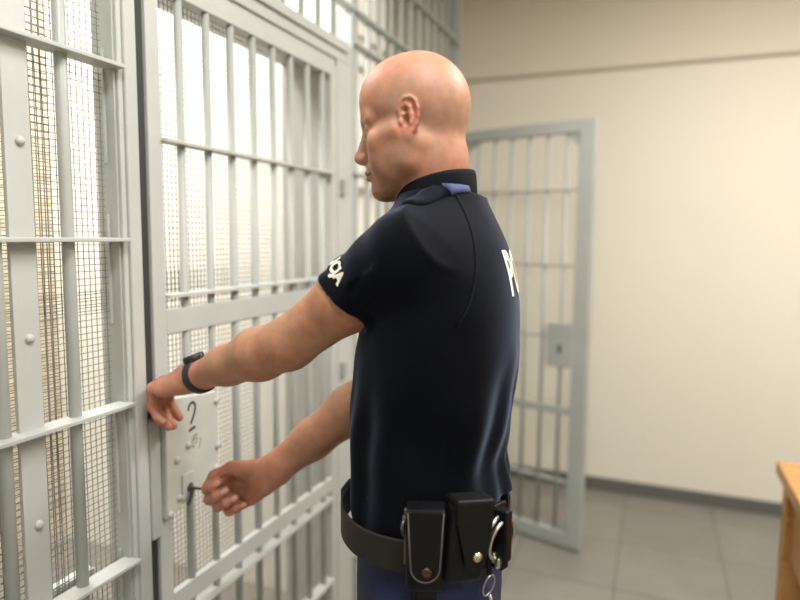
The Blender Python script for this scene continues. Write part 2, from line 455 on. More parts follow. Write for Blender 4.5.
for sx, cx in ((1, .045), (-1, W-.075)):
    for sz, cz in ((1, .085), (-1, 1.955)):
        g = bmesh.new(); pts = [(cx, cz), (cx+sx*.065, cz), (cx, cz+sz*.065)]
        A_ = [g.verts.new((x, -.010, z)) for x, z in pts]; B_ = [g.verts.new((x, .010, z)) for x, z in pts]
        g.faces.new(A_); g.faces.new(B_[::-1])
        for i in range(3): g.faces.new((A_[i], A_[(i+1) % 3], B_[(i+1) % 3], B_[i]))
        obj('corner_gusset', g, M['bar'], od)
lb = obj('lock_plate', B((W-.20, -.020, .88), (W-.07, .020, 1.085), .003), M['bar'], od)
obj('keyhole_rim', B((W-.14, -.024, .95), (W-.125, .024, .985), .002), M['dark_steel'], lb)
for z in (.3, 1.0, 1.7):
    hb = bmesh.new(); tube(hb, [(-.012, -.012, z), (-.012, -.012, z+.09)], .009, 12); obj('hinge', hb, M['bar'], od, True)

# ------------------------------------------------------------------ desk
dk = empty('desk', (1.405, 1.25, 0))
tag(dk, 'honey coloured wooden desk, only its corner and leg in view at right', 'desk')
obj('desktop', B((0, 0, .705), (1.5, 1.115, .75), .005), M['wood'], dk)
for x, y in ((.02, 1.025), (.02, .03), (1.41, 1.025), (1.41, .03)):
    obj('leg', B((x, y, 0), (x+.065, y+.065, .705), .004), M['wood'], dk)
obj('side_panel', B((.04, .095, .45), (.06, 1.025, .705), .002), M['wood'], dk)
obj('side_panel', B((1.43, .095, .45), (1.45, 1.025, .705), .002), M['wood'], dk)
obj('back_panel', B((.085, 1.045, .35), (1.41, 1.063, .705), .002), M['wood'], dk)

# ------------------------------------------------------------------ lamps
def lamp(x, y, power, col=(1, .96, .90), size=(.6, .6), z=CH, label=''):
    l = empty('ceiling_lamp', (x, y, z))
    tag(l, label, 'ceiling lamp')
    sx, sy = size
    obj('housing', B((-sx/2-.02, -sy/2-.02, -.05), (sx/2+.02, sy/2+.02, 0), .004), M['lampbody'], l)
    obj('diffuser', B((-sx/2, -sy/2, -.056), (sx/2, sy/2, -.05), .001), M['lamp'], l)
    ld = bpy.data.lights.new('lamp_light', 'AREA'); ld.shape = 'RECTANGLE'; ld.size = sx; ld.size_y = sy; ld.energy = power; ld.color = col
    lo = bpy.data.objects.new('lamp_light', ld); COL.objects.link(lo); lo.parent = l; lo.location = (0, 0, -.06)
    return l
lamp(1.75, 2.0, 54, label='square ceiling lamp above the desk near the back wall')
lamp(1.05, .35, 30, col=(1, .975, .94), label='square ceiling lamp above the corridor by the barred panels')
lamp(2.6, -.6, 26, label='square ceiling lamp in the front half of the room')
lamp(-.85, 1.15, 62, col=(1, .98, .94), size=(.5, 1.2), label='long ceiling lamp inside the locked cell')
lamp(-1.0, 3.1, .6, col=(1, .95, .88), size=(.3, .3), label='small ceiling lamp inside the far cell')

# ------------------------------------------------------------------ signed distance modelling of the figure
def V(*a): return np.array(a, float)
def unit(a): return a/np.linalg.norm(a)

BODY_H = .002
T_P1, T_P2, T_HC, T_KR = 1.725, 2.09, 2.47, 2.37
KEY_END = V(.135, 1.112, .910)
SL_A = 1.12

class Sdf:
    def __init__(s): s.p = []; s.post = None
    def add(s, f, c, rad, k=.01, mode='u'): s.p.append((f, np.array(c, float), rad, k, mode)); return s
    def cone(s, a, b, ra, rb, k=.01, mode='u'):
        a = np.array(a, float); b = np.array(b, float); ab = b-a; L2 = max(ab@ab, 1e-12)
        def f(P):
            h = np.clip(((P-a)@ab)/L2, 0, 1)
            return np.linalg.norm(P-a-h[:, None]*ab, axis=1)-(ra+(rb-ra)*h)
        return s.add(f, (a+b)/2, np.sqrt(L2)/2+max(ra, rb), k, mode)
    def chain(s, pts, rs, k=.01, k0=None, mode='u'):
        for i in range(len(pts)-1): s.cone(pts[i], pts[i+1], rs[i], rs[i+1], k if i or k0 is None else k0, mode)
        return s
    def flatcone(s, a, b, ra, rb, nrm, flat, k=.01, mode='u'):
        """tapered limb piece flattened along nrm by factor flat"""
        a = np.array(a, float); b = np.array(b, float); n = np.array(nrm, float)
        ab = b-a; n = unit(n-ab*(n@ab)/(ab@ab)); L2 = ab@ab
        def f(P):
            h = np.clip(((P-a)@ab)/L2, 0, 1); q = P-a-h[:, None]*ab
            qn = q@n; q = q+np.outer(qn*(1/flat-1), n)
            return (np.linalg.norm(q, axis=1)-(ra+(rb-ra)*h))*(flat*.5+.5)
        return s.add(f, (a+b)/2, np.sqrt(L2)/2+max(ra, rb), k, mode)
    def ell(s, c, axes, rad, k=.01, mode='u'):
        c = np.array(c, float); A = np.array([unit(np.array(a, float)) for a in axes]); r = np.array(rad, float)
        def f(P):
            q = (P-c)@A.T; k0 = np.linalg.norm(q/r, axis=1); k1 = np.linalg.norm(q/r**2, axis=1)
            return k0*(k0-1)/np.maximum(k1, 1e-6)
        return s.add(f, c, r.max(), k, mode)
    def __call__(s, P, prims=None):
        d = np.full(len(P), .06)
        for f, c, rad, k, mode in (s.p if prims is None else prims):
            e = f(P)
            if mode == 'u':
                h = np.clip(.5+.5*(d-e)/k, 0, 1); d = d*(1-h)+e*h-k*h*(1-h)
            elif mode == 's':
                h = np.clip(.5-.5*(d+e)/k, 0, 1); d = d*(1-h)-e*h+k*h*(1-h)
            elif mode == 'i':
                h = np.clip(.5-.5*(e-d)/k, 0, 1); d = e*(1-h)+d*h+k*h*(1-h)
        return d if s.post is None else s.post(P, d)

def surface(sdf, lo, hi, h, n=12):
    lo = np.array(lo, float); hi = np.array(hi, float)
    nb = np.ceil((hi-lo)/(h*n)).astype(int)
    hd = h*n*.5*math.sqrt(3)
    I = np.stack(np.meshgrid(*[np.arange(k) for k in nb], indexing='ij'), -1).reshape(-1, 3)
    Cn = lo+(I+.5)*h*n
    act = np.zeros(len(I), bool)
    for a in range(0, len(I), 20000): act[a:a+20000] = np.abs(sdf(Cn[a:a+20000])) < hd*1.15+.006
    I = I[act]; Cn = Cn[act]
    pc = np.array([p[1] for p in sdf.p]); pr = np.array([p[2] for p in sdf.p]); pk = np.array([p[3] for p in sdf.p])
    g = np.arange(-1, n+1); G = np.stack(np.meshgrid(g, g, g, indexing='ij'), -1).reshape(-1, 3)
    m = n+2; allv = []; allk = []; quads = []
    corners = [(a, b, c) for a in (0, 1) for b in (0, 1) for c in (0, 1)]
    edges = [(p, q) for p in range(8) for q in range(p+1, 8) if sum(abs(corners[p][t]-corners[q][t]) for t in range(3)) == 1]
    BIG = 4096
    for idx, cen in zip(I, Cn):
        near = np.linalg.norm(pc-cen, axis=1) < pr+hd+h*2+pk+.012
        prims = [p for p, u in zip(sdf.p, near) if u or p[4] == 'i']
        if not prims: continue
        base = idx*n
        Vv = sdf(lo+(G+base)*h, prims).reshape(m, m, m)
        if Vv.min() > 0 or Vv.max() < 0: continue
        ins = Vv < 0
        cnt = np.zeros((m-1,)*3); acc = np.zeros((m-1, m-1, m-1, 3))
        sl = lambda c: tuple(slice(c[t], c[t]+m-1) for t in range(3))
        for p, q in edges:
            cp, cq = corners[p], corners[q]
            a = Vv[sl(cp)]; b = Vv[sl(cq)]; x = (a < 0) != (b < 0)
            if not x.any(): continue
            t = np.where(x, a/np.where(x, a-b, 1), 0)
            for ax in range(3): acc[..., ax] += np.where(x, cp[ax]+(cq[ax]-cp[ax])*t, 0)
            cnt += x
        cells = np.argwhere(cnt > 0)
        pos = acc[tuple(cells.T)]/cnt[tuple(cells.T)][:, None]
        allv.append(lo+(cells-1+base+pos)*h)
        gc = cells-1+base+1
        allk.append((gc[:, 0]*BIG+gc[:, 1])*BIG+gc[:, 2])
        for ax in range(3):
            e = [0, 0, 0]; e[ax] = 1
            A = ins[1:-1, 1:-1, 1:-1]
            Bq = ins[1+e[0]:m-1+e[0], 1+e[1]:m-1+e[1], 1+e[2]:m-1+e[2]]
            for s0 in (True, False):
                w = np.argwhere(A & ~Bq if s0 else ~A & Bq)
                if not len(w): continue
                w = w+base+1   # cell index of same corner, keyed with +1
                u_, v_ = [(1, 2), (2, 0), (0, 1)][ax]
                def key(du, dv):
                    c = w.copy(); c[:, u_] -= du; c[:, v_] -= dv
                    return (c[:, 0]*BIG+c[:, 1])*BIG+c[:, 2]
                q = np.stack([key(0, 0), key(1, 0), key(1, 1), key(0, 1)], 1)
                quads.append(q if s0 else q[:, ::-1])
    K = np.concatenate(allk); VV = np.concatenate(allv); Q = np.concatenate(quads)
    uk, first = np.unique(K, return_index=True)
    VV = VV[first]; qi = np.searchsorted(uk, Q)
    return VV, qi

def np_mesh(name, VV, Q, m, parent=None, col=None):
    me = bpy.data.meshes.new(name)
    me.vertices.add(len(VV)); me.vertices.foreach_set('co', VV.astype(np.float32).ravel())
    me.loops.add(Q.size); me.loops.foreach_set('vertex_index', Q.astype(np.int32).ravel())
    me.polygons.add(len(Q)); me.polygons.foreach_set('loop_start', np.arange(0, Q.size, 4, dtype=np.int32))
    me.update(calc_edges=True); me.validate()
    me.polygons.foreach_set('use_smooth', np.ones(len(me.polygons), bool)); me.update()
    if col is not None:
        ca = me.color_attributes.new('Col', 'FLOAT_COLOR', 'POINT')
        ca.data.foreach_set('color', np.concatenate([col, np.ones((len(col), 1))], 1).astype(np.float32).ravel())
    return link(name, me, m, parent)

# ---- figure frame: he faces the grating (-x)
th = math.radians(-10)
FW = V(-math.cos(th), math.sin(th), 0); LF = V(-math.sin(th), -math.cos(th), 0); UP = V(0, 0, 1)
P0 = V(.640, 1.085, 0)
def T(X, Y, Z): return P0+FW*X+LF*Y+UP*Z

# torso profile rows: z, forward offset, half depth, half width
TP = np.array([
 (.70, .010, .122, .166), (.80, .010, .126, .170), (.86, .008, .128, .178), (.94, .010, .124, .176), (1.02, .014, .124, .165), (1.10, .016, .124, .165),
 (1.20, .007, .130, .180), (1.28, -.001, .131, .192), (1.36, -.008, .123, .195), (1.42, -.009, .111, .187), (1.47, -.008, .098, .162),
 (1.51, -.004, .082, .127), (1.545, -.001, .064, .085)])
def prof(z, j): return np.interp(z, TP[:, 0], TP[:, j])
from functools import lru_cache
zz = np.linspace(.7, 1.6, 181)
SM = []
for j in (1, 2, 3):
    v = prof(zz, j); kk = np.exp(-np.linspace(-2, 2, 13)**2); kk /= kk.sum()
    SM.append(np.convolve(np.pad(v, 6, 'edge'), kk, 'valid'))
def torso_f(off=0., zlo=.78, zhi=1.545, pw=2.3):
    def f(P):
        q = P-P0; X = q@FW; Y = q@LF; Z = q[:, 2]
        c = np.interp(Z, zz, SM[0]); a = np.interp(Z, zz, SM[1])+off; b = np.interp(Z, zz, SM[2])+off
        k = (np.abs((X-c)/a)**pw+np.abs(Y/b)**pw)**(1/pw)
        d = (k-1)*np.minimum(a, b)*.95
        dz = np.maximum(zlo-Z, Z-zhi)
        return np.where(dz > 0, np.sqrt(np.maximum(d, 0)**2+dz**2), np.maximum(d, dz))
    return f

# ---- joints (world)
LS = V(.635, .930, 1.452); LH_ = V(.510, .948, 1.345); LE = V(.404, .950, 1.290); LW = V(.152, 1.000, 1.196)
RS = V(.575, 1.255, 1.445); RE = V(.462, 1.235, 1.160); RW = V(.245, 1.120, .968)
NECK = T(-.035, 0, 1.46)

body = Sdf()
body.add(torso_f(), T(0, 0, 1.15), .46, .02)
body.cone(T(-.004, .050, 1.505), LS, .044, .054, .04)
body.cone(T(-.004, -.015, 1.505), RS, .044, .054, .04)
# legs
for sgn in (1, -1):
    hip = T(0, sgn*.092, .86); kn = T(.01, sgn*.10, .50); an = T(-.02, sgn*.11, .10)
    body.cone(hip, kn, .088, .058, .03); body.cone(kn, an, .056, .036, .02)
    body.cone(kn+V(0, 0, -.10)-FW*.022, kn+V(0, 0, -.16)-FW*.02, .045, .04, .03)
    body.cone(an+V(0, 0, -.04), an+FW*.15+V(0, 0, -.065), .036, .026, .02)
# arms
def arm(S, E, W_, hn):
    body.cone(S, S+(E-S)*.5, .053, .0505, .02)
    body.cone(S+(E-S)*.5, E, .0505, .0450, .02)
    A = E+(W_-E)*.28
    body.flatcone(E, A, .046, .0505, hn, .94, .02)
    body.flatcone(A, E+(W_-E)*.62, .0505, .041, hn, .9, .02)
    body.flatcone(E+(W_-E)*.62, W_, .041, .0315, hn, .84, .02)

def rot(v, ax, a):
    ax = unit(ax); return v*math.cos(a)+np.cross(ax, v)*math.sin(a)+ax*(ax@v)*(1-math.cos(a))

nails = []
def hand(W_, e1, e2, side, flex, thumb, sc=1.14, spread=(-3, -1, 1, 4)):
    """side=+1 right hand: back of hand e3 = e1 x e2 ; side=-1 left hand"""
    e1 = unit(e1); e2 = unit(e2-e1*(e1@e2)); e3 = np.cross(e1, e2)*side
    c = .01*sc
    L = lambda a, b, d: W_+(e1*a+e2*b+e3*d)*c
    # carpals and palm
    body.flatcone(L(-1.5, 0, 0), L(2.0, .1, 0), 3.05*c, 3.2*c, e3, .80, .014)
    mcp = [(8.9, 2.9), (9.2, .95), (8.8, -1.0), (8.0, -2.8)]
    for (a, b), r in zip(mcp, (1.22, 1.24, 1.18, 1.08)):
        body.cone(L(2.0, b*.55, 0), L(a-.3, b, -.05), 1.45*c, r*c, .010)
    body.cone(L(1.6, 1.9, -.9), L(4.6, 3.0, -1.5), 1.55*c, 1.45*c, .012)      # thenar
    body.cone(L(1.5, -1.8, -.7), L(5.6, -2.7, -.8), 1.45*c, 1.25*c, .012)     # hypothenar
    lens = [(4.5, 2.7, 2.1), (5.0, 3.1, 2.2), (4.6, 2.9, 2.2), (3.7, 2.2, 1.9)]
    rad = [(1.06, .98, .90, .76), (1.08, 1.0, .92, .77), (1.04, .96, .88, .74), (.94, .87, .80, .68)]
    for i in range(4):
        p = L(mcp[i][0], mcp[i][1], 0.05)
        d = rot(e1, e3, math.radians(spread[i])*side); ax = np.cross(d, e3)   # flexion axis: turns e1 towards -e3
        pts = [p]; ang = 0; dirs = []
        for k in range(3):
            ang += flex[i][k]; dd = d*math.cos(math.radians(ang))-e3*math.sin(math.radians(ang)); dirs.append(dd)
            pts.append(pts[-1]+dd*lens[i][k]*c)
        pts[-1] = pts[-1]-dirs[-1]*rad[i][3]*c*.6
        rr = [v*c for v in rad[i]]
        body.chain(pts, rr, .0035, k0=.006)
        for k in (1, 2):
            body.cone(pts[k], pts[k], rr[k]*1.06, rr[k]*1.06, .004)
        nrm = rot(dirs[-1], np.cross(dirs[-1], e3 if abs(dirs[-1]@e3) < .9 else e1), 0)
        nn = unit(d*math.sin(math.radians(ang))+e3*math.cos(math.radians(ang)))
        nails.append((pts[-1]+nn*rr[3]*.8, nn, dirs[-1], rr[3]))
    tp = [L(*t) for t in thumb]; tr_ = [1.45*c, 1.15*c, 1.02*c, .80*c]
    body.chain(tp, tr_, .006, k0=.010)
    dn = unit(tp[-1]-tp[-2]); nn = unit(e2-dn*(e2@dn)); nails.append((tp[-1]+nn*tr_[3]*.8, nn, dn, tr_[3]))
    return L, (e1, e2, e3)

le1 = unit(V(-.93, .10, -.24)); le2 = unit(V(.05, .88, .12))
arm(LS, LE, LW, V(0, .3, 1))
LL, lfr = hand(LW, le1, le2, -1, [(52, 46, 26), (55, 46, 26), (58, 47, 27), (61, 48, 28)],
     [(2.2, 2.0, -.8), (5.0, 3.5, -1.5), (8.0, 3.7, -1.9), (10.3, 3.2, -2.6)])
re1 = unit(V(-.84, -.08, -.50)); re2 = unit(V(-.44, .02, .85))
arm(RS, RE, RW, V(0, 1, .1))
RL, rfr = hand(RW, re1, re2, 1, [(62, 82, 48), (68, 88, 52), (72, 90, 55), (74, 92, 55)],
     [(2.0, 2.2, -1.0), (5.2, 4.3, -2.6), (8.2, 4.4, -4.2), (10.2, 3.2, -5.2)])

# ---- head (centimetres in the head frame)
hy = math.radians(-8); hp = math.radians(-10)
hf0 = V(-math.cos(hy), math.sin(hy), 0); HLf = V(-math.sin(hy), -math.cos(hy), 0)
HF = hf0*math.cos(hp)+UP*math.sin(hp); HU = np.cross(HF, HLf); HU = HU if HU[2] > 0 else -HU
HO = V(.605, 1.035, 1.666)
hs = .0097; hsc = np.array((.0094, .0097, .0103))
def H(X, Y, Z): return HO+HF*(X*hsc[0])+HLf*(Y*hsc[1])+HU*(Z*hsc[2])
AX = (HF, HLf, HU)
def hell(c, r, k=1., mode='u', axes=AX): body.ell(H(*c), axes, np.array(r)*(hsc if axes is AX else hs), k*hs, mode)
def hcone(a, b, ra, rb, k=1., mode='u'): body.cone(H(*a), H(*b), ra*hs, rb*hs, k*hs, mode)
# neck first
body.cone(T(.006, .026, 1.48), H(-2.4, 0, -6.0), .058, .0550, .03)
body.cone(H(-2.4, 0, -6.0), H(-2.9, 0, -1.0), .0550, .054, .03)
for s in (1, -1):
    body.cone(H(-1.6, s*5.4, -3.5), T(.045, .02+s*.02, 1.515), .016, .012, .02)
hell((-1.2, 0, 4.2), (9.4, 7.5, 8.0), 2)
hell((2.6, 0, 4.6), (6.6, 6.6, 6.6), 2)
hell((-4.6, 0, 2.6), (5.9, 6.6, 6.2), 2)
hell((3.6, 0, -2.6), (5.2, 5.7, 7.2), 2)
hell((6.9, 0, -7.2), (2.6, 3.1, 3.6), 2.0)
hell((8.0, 0, -9.2), (1.5, 1.9, 1.5), 1.2)
for s in (1, -1):
    hcone((-.2, s*5.5, -2.5), (.8, s*5.3, -5.8), 1.7, 1.5, 2)
    hcone((.8, s*5.2, -5.9), (7.0, s*2.0, -9.2), 1.5, 1.5, 2)
    hcone((5.9, s*4.6, -1.6), (2.2, s*6.1, -.7), 1.8, 1.1, 1.8)       # cheekbone
    hcone((8.3, s*.9, 2.3), (6.6, s*4.7, 2.2), .95, .8, 1.6)         # brow
    hell((8.9, s*3.2, .4), (1.3, 1.9, 1.1), 1.2, 's')                # socket
    hell((6.9, s*3.1, .35), (1.55, 1.65, 1.4), .6)                   # lids over the eyeball
    hcone((8.15, s*1.9, -.5), (7.4, s*4.3, -.3), .35, .3, .5)        # lower lid fold
    hcone((8.45, s*1.8, .85), (7.5, s*4.4, .75), .42, .36, .5)       # upper lid
    hell((4.6, s*4.0, -4.6), (3.6, 1.9, 3.4), 1.6)                    # cheek
    hell((1.6, s*5.0, -3.6), (2.6, 1.5, 3.2), 1.6)
    hcone((-4.9, s*2.0, -2), (-4.4, s*2.3, -8), 1.9, 2.0, 2)
hcone((8.4, 0, 1.2), (10.9, 0, -2.7), .75, .85, 1.4)                 # nose
hcone((8.2, 0, -.6), (9.9, 0, -3.2), 1.2, 1.25, 1.4)
hell((11.0, 0, -3.0), (1.05, .95, .9), .8)
for s in (1, -1):
    hell((9.8, s*1.25, -3.5), (.95, .65, .75), .6)
    hell((10.1, s*.65, -4.35), (.55, .32, .4), .25, 's')
hell((8.4, 0, -5.6), (1.5, 2.6, 1.7), 1.0)
hcone((9.75, -1.6, -5.95), (9.75, 1.6, -5.95), .42, .42, .4); hcone((9.0, -2.4, -6.2), (9.75, -1.2, -5.95), .25, .42, .4); hcone((9.0, 2.4, -6.2), (9.75, 1.2, -5.95), .25, .42, .4)
hcone((9.55, -1.5, -6.95), (9.55, 1.5, -6.95), .48, .48, .4)
hcone((9.0, -2.5, -6.4), (10.3, 0, -6.45), .12, .13, .25, 's'); hcone((9.0, 2.5, -6.4), (10.3, 0, -6.45), .12, .13, .25, 's')
hell((9.9, 0, -8.0), (.7, 1.4, .4), .7, 's')
# ears
earc = []
for s in (1, -1):
    up = unit(HU*math.cos(.12)-HF*math.sin(.12)); back = unit(-HF*math.cos(.12)-HU*math.sin(.12))
    out = unit(HLf*s); bk = unit(back*math.cos(.30)+out*math.sin(.30)); nr = unit(np.cross(up, bk)); nr = nr if nr@out > 0 else -nr
    O = H(-.5, s*7.05, .2); earc.append(O)
    E_ = lambda a, b, c, O=O, bk=bk, up=up, nr=nr: O+(bk*a*1.12+up*b*1.04+nr*c)*hs       # a: towards rear, b: up, c: outwards
    ax = (bk, up, nr)
    body.cone(E_(.0, 1.8, -.6), E_(.0, -1.4, -.6), .8*hs, .6*hs, 1.0*hs)
    body.ell(E_(.55, .45, .05), ax, np.array((1.75, 3.0, .42))*hs, .5*hs)
    hel = [(-1.1, .5, .2), (-1.25, 1.6, .35), (-.9, 2.7, .42), (-.1, 3.35, .42), (.9, 3.3, .42), (1.75, 2.6, .42), (2.15, 1.5, .42), (2.1, .3, .38), (1.75, -.9, .3), (1.2, -1.9, .25)]
    body.chain([E_(*t) for t in hel], [.26*hs, .28*hs, .30*hs, .31*hs, .31*hs, .31*hs, .31*hs, .29*hs, .28*hs, .3*hs], .25*hs)
    body.ell(E_(.2, -2.4, .1), ax, np.array((.95, 1.15, .42))*hs, .5*hs)
    body.ell(E_(1.25, 1.5, .55), ax, np.array((.35, 1.6, .42))*hs, .3*hs, 's')       # scapha
    body.chain([E_(.1, 2.5, .30), E_(.75, 1.8, .36), E_(.95, .6, .36), E_(.75, -.6, .34), E_(.2, -1.3, .32)], [.2*hs, .27*hs, .3*hs, .3*hs, .25*hs], .25*hs)
    body.ell(E_(-.05, -.1, .55), ax, np.array((.72, 1.05, .95))*hs, .3*hs, 's')       # concha
    body.ell(E_(-.15, 1.45, .5), ax, np.array((.6, .55, .55))*hs, .3*hs, 's')
    body.cone(E_(-1.0, -.1, .35), E_(-.85, -.55, .42), .36*hs, .30*hs, .35*hs)        # tragus

print('prims', len(body.p))
import time as _t
t0 = _t.time()
bv, bq = surface(body, (-.1, .74, -.005), (.86, 1.45, 1.86), BODY_H)
print('body', len(bv), len(bq), round(_t.time()-t0, 1))

# ---- skin colour (real differences of the skin: shaved hair, stubble, redder ears, knuckles, nails)
q = bv-HO; hx = q@HF/hsc[0]; hyy = q@HLf/hsc[1]; hz = q@HU/hsc[2]
ss = lambda a, b, x: (lambda t: t*t*(3-2*t))(np.clip((x-a)/(b-a), 0, 1))
base = V(.45, .235, .148)
col = np.tile(base, (len(bv), 1))
def blend(w_, c): 
    global col
    col = col*(1-w_[:, None])+np.array(c)*w_[:, None]
head = ss(1.46, 1.53, bv[:, 2])
hands = np.maximum(ss(.17, .10, np.linalg.norm(bv-LL(6, 0, 0), axis=1)), ss(.17, .10, np.linalg.norm(bv-RL(6, 0, 0), axis=1)))
blend(hands*.6, (.50, .215, .155))
farm = (1-head)*(1-hands)
blend(farm*.8, (.40, .208, .125))
blend(head*.7, (.40, .205, .132))
# stubble
jaw = head*ss(-3.6, -5.2, hz-.35*(6-hx)*.3)*ss(-1.5, 1.0, hx)*ss(-13, -11, hz)
lips = np.exp(-((hx-9.8)/1.2)**2-((hz+6.4)/.75)**2-(hyy/2.3)**2)
blend(np.clip(jaw*(1-lips), 0, 1)*.55, (.25, .165, .115))
sideb = head*ss(2.2, .6, np.abs(hx-1.6))*ss(4.5, 6., np.abs(hyy))*ss(-5, -3.5, hz)*ss(5, 3.0, hz)
blend(sideb*.25, (.33, .23, .17))
scalp = head*ss(-9, -2, hz)*ss(5.5, 3.0, hx)*ss(9.5, 6.5, hz)
blend(scalp*.28, (.30, .20, .14))
blend(head*np.clip(lips, 0, 1)*.5, (.50, .19, .15))
ear = np.maximum(ss(3.6*hs, 2.4*hs, np.linalg.norm(bv-earc[0], axis=1)), ss(3.6*hs, 2.4*hs, np.linalg.norm(bv-earc[1], axis=1)))*ss(6.9, 7.4, np.abs(hyy))
blend(ear*.6, (.58, .22, .155))
nose = np.exp(-((hx-10.8)/1.6)**2-((hz+3)/1.8)**2-(hyy/1.8)**2)*head
blend(nose*.6, (.58, .22, .165))
brow = head*np.exp(-((hz-2.45-.1*np.abs(hyy))/.42)**2)*ss(.9, 1.4, np.abs(hyy))*ss(5.6, 4.9, np.abs(hyy))*ss(5.5, 6.4, hx)
blend(brow*.75, (.10, .065, .045))
lid = head*np.exp(-((hz-.85)/.16)**2)*ss(1.6, 2.0, np.abs(hyy))*ss(4.8, 4.3, np.abs(hyy))*ss(6.0, 7.0, hx)
blend(lid*.8, (.06, .04, .035))
neckr = head*ss(-4, -9, hz)*ss(3, -2, hx)
blend(neckr*.35, (.46, .20, .13))
for c, nn, dd, r in nails:
    d_ = bv-c; b3 = np.cross(nn, dd)
    w_ = ss(1.0, .8, np.sqrt(((d_@dd)/(r*1.1))**2+((d_@b3)/(r*.75))**2))*ss(-.1*r, .1*r, d_@nn+r*.2)
    blend(w_*.7, (.74, .46, .38))

man = empty('person', (float(P0[0]), float(P0[1]), 0))
tag(man, 'bald man in dark navy short-sleeved uniform shirt reaching to the barred door with a key', 'person')
def local(VV): return VV-P0
bo = np_mesh('body', local(bv), bq, M['skin'], man, col)

# eyes
for s in (1, -1):
    eb = bmesh.new(); bmesh.ops.create_uvsphere(eb, u_segments=24, v_segments=16, radius=1.22*hs)
    eo = obj('eye', eb, M['eye'], man, True); eo.location = Vector(H(7.25, s*3.1, .3)-P0)
    ib = bmesh.new(); lathe(ib, [(.66*hs, 1.04*hs), (.5*hs, 1.17*hs), (.2*hs, 1.25*hs), (.02*hs, 1.26*hs)], frame_mtx((0, 0, 0), HLf, np.cross(HF, HLf), unit(HF-HU*.30)), 20)
    obj('iris', ib, M['iris'], eo, True)

# ---- shirt
LHm = LS+(LE-LS)*.45; RHm = RS+(RE-RS)*.60
shirt = Sdf()
def shirt_body(P):
    q_ = P-P0; X = q_@FW; Y = q_@LF; Z = q_[:, 2]
    c = np.interp(Z, zz, SM[0]); a = np.interp(Z, zz, SM[1]); b = np.interp(Z, zz, SM[2])
    ang = np.arctan2(Y, X-c)
    back = ss(.02, -.09, X)
    hem = .958+back*.078
    off = .013+back*(.012*ss(1.10, 1.035, Z))          # untucked at the back, hangs free
    off = off-.006*(1-back)*ss(1.02, .96, Z)
    # hanging folds
    fold = .0045*np.sin(ang*9+Z*6+1.0)+.0035*np.sin(ang*15-Z*10)+.004*np.sin(Z*38+ang*3.)*ss(1.0, 1.15, Z)*.6
    off = off+fold*ss(1.33, 1.15, Z)
    a = a+off; b = b+off
    k = (np.abs((X-c)/a)**2.3+np.abs(Y/b)**2.3)**(1/2.3)
    d = (k-1)*np.minimum(a, b)*.95
    dz = np.maximum(hem-Z, Z-1.55)
    return np.where(dz > 0, np.sqrt(np.maximum(d, 0)**2+dz**2), np.maximum(d, dz))
shirt.add(shirt_body, T(0, 0, 1.24), .38, .02)
shirt.cone(T(-.006, .060, 1.508), LS+V(0, 0, .005), .044, .0635, .06)
shirt.cone(T(-.006, -.020, 1.508), RS+V(0, 0, .003), .044, .0635, .06)
shirt.cone(T(.0, .018, 1.49), T(.0, .018, 1.512), .070, .060, .02)
def sleeve(S, Hm, E, sg):
    d = unit(E-S); L_ = np.linalg.norm(Hm-S)
    a1 = unit(np.cross(d, UP)); a2 = np.cross(d, a1)
    def f(P):
        h = (P-S)@d; q_ = P-S-np.outer(h, d); ang = np.arctan2(q_@a2, q_@a1)
        r = np.interp(h+.30*(q_@unit(-UP+d*d[2])), [-.05, .03, .10, L_-.02, L_], [.060, .064, .0625, .0595, .0610])
        r = r+.0030*np.sin(h*75+ang*1.5+.6*sg)*ss(-.02, .03, h)*ss(L_-.015, L_-.05, h)+.002*np.sin(ang*4+h*30)
        dr = np.linalg.norm(q_, axis=1)-r
        dn_ = unit(-UP+d*d[2]); de = np.maximum((h-L_+.30*(q_@dn_))*.95, -.05-h)
        return np.maximum(dr, de)
    shirt.add(f, S+d*L_/2, .14, .022)
sleeve(LS, LHm, LE, 1); sleeve(RS, RHm, RE, 2)
# folds radiating from the armpit and across the back
sv, sq = surface(shirt, (.2, .74, .90), (.90, 1.45, 1.60), .004)
print('shirt', len(sv))
so = np_mesh('shirt', local(sv), sq, M['shirt'], man)
sbv = BVHTree.FromPolygons([tuple(v) for v in sv.tolist()], sq.tolist())

# collar: folded knit band standing round the neck
def ring_pts(c, a, b, z, n=48, tilt=0.): 
    return [T(c+a*math.cos(t), b*math.sin(t), z+tilt*math.cos(t)) for t in [2*PI*i/n for i in range(n)]]
cb = bmesh.new()
rows = [(.068, .069, 1.528, -.004), (.0715, .0735, 1.542, -.008), (.0685, .0705, 1.573, -.014), (.0660, .0680, 1.580, -.014), (.0620, .0640, 1.576, -.014), (.0600, .0620, 1.545, -.008), (.0600, .0620, 1.525, -.004)]
def ring_pts(a, b, z, n, tilt): return [T(.004+a*math.cos(t), .034+b*math.sin(t), z+tilt*math.cos(t)+.004*math.sin(t)) for t in [2*PI*i/n for i in range(n)]]
R_ = [[cb.verts.new(Vector(p-P0)) for p in ring_pts(a, b, z, 56, t)] for a, b, z, t in rows]
for A_, B_ in zip(R_, R_[1:]+R_[:1]):
    for k in range(56): cb.faces.new((A_[k], A_[(k+1) % 56], B_[(k+1) % 56], B_[k]))
obj('collar', cb, M['rib'], man, True)

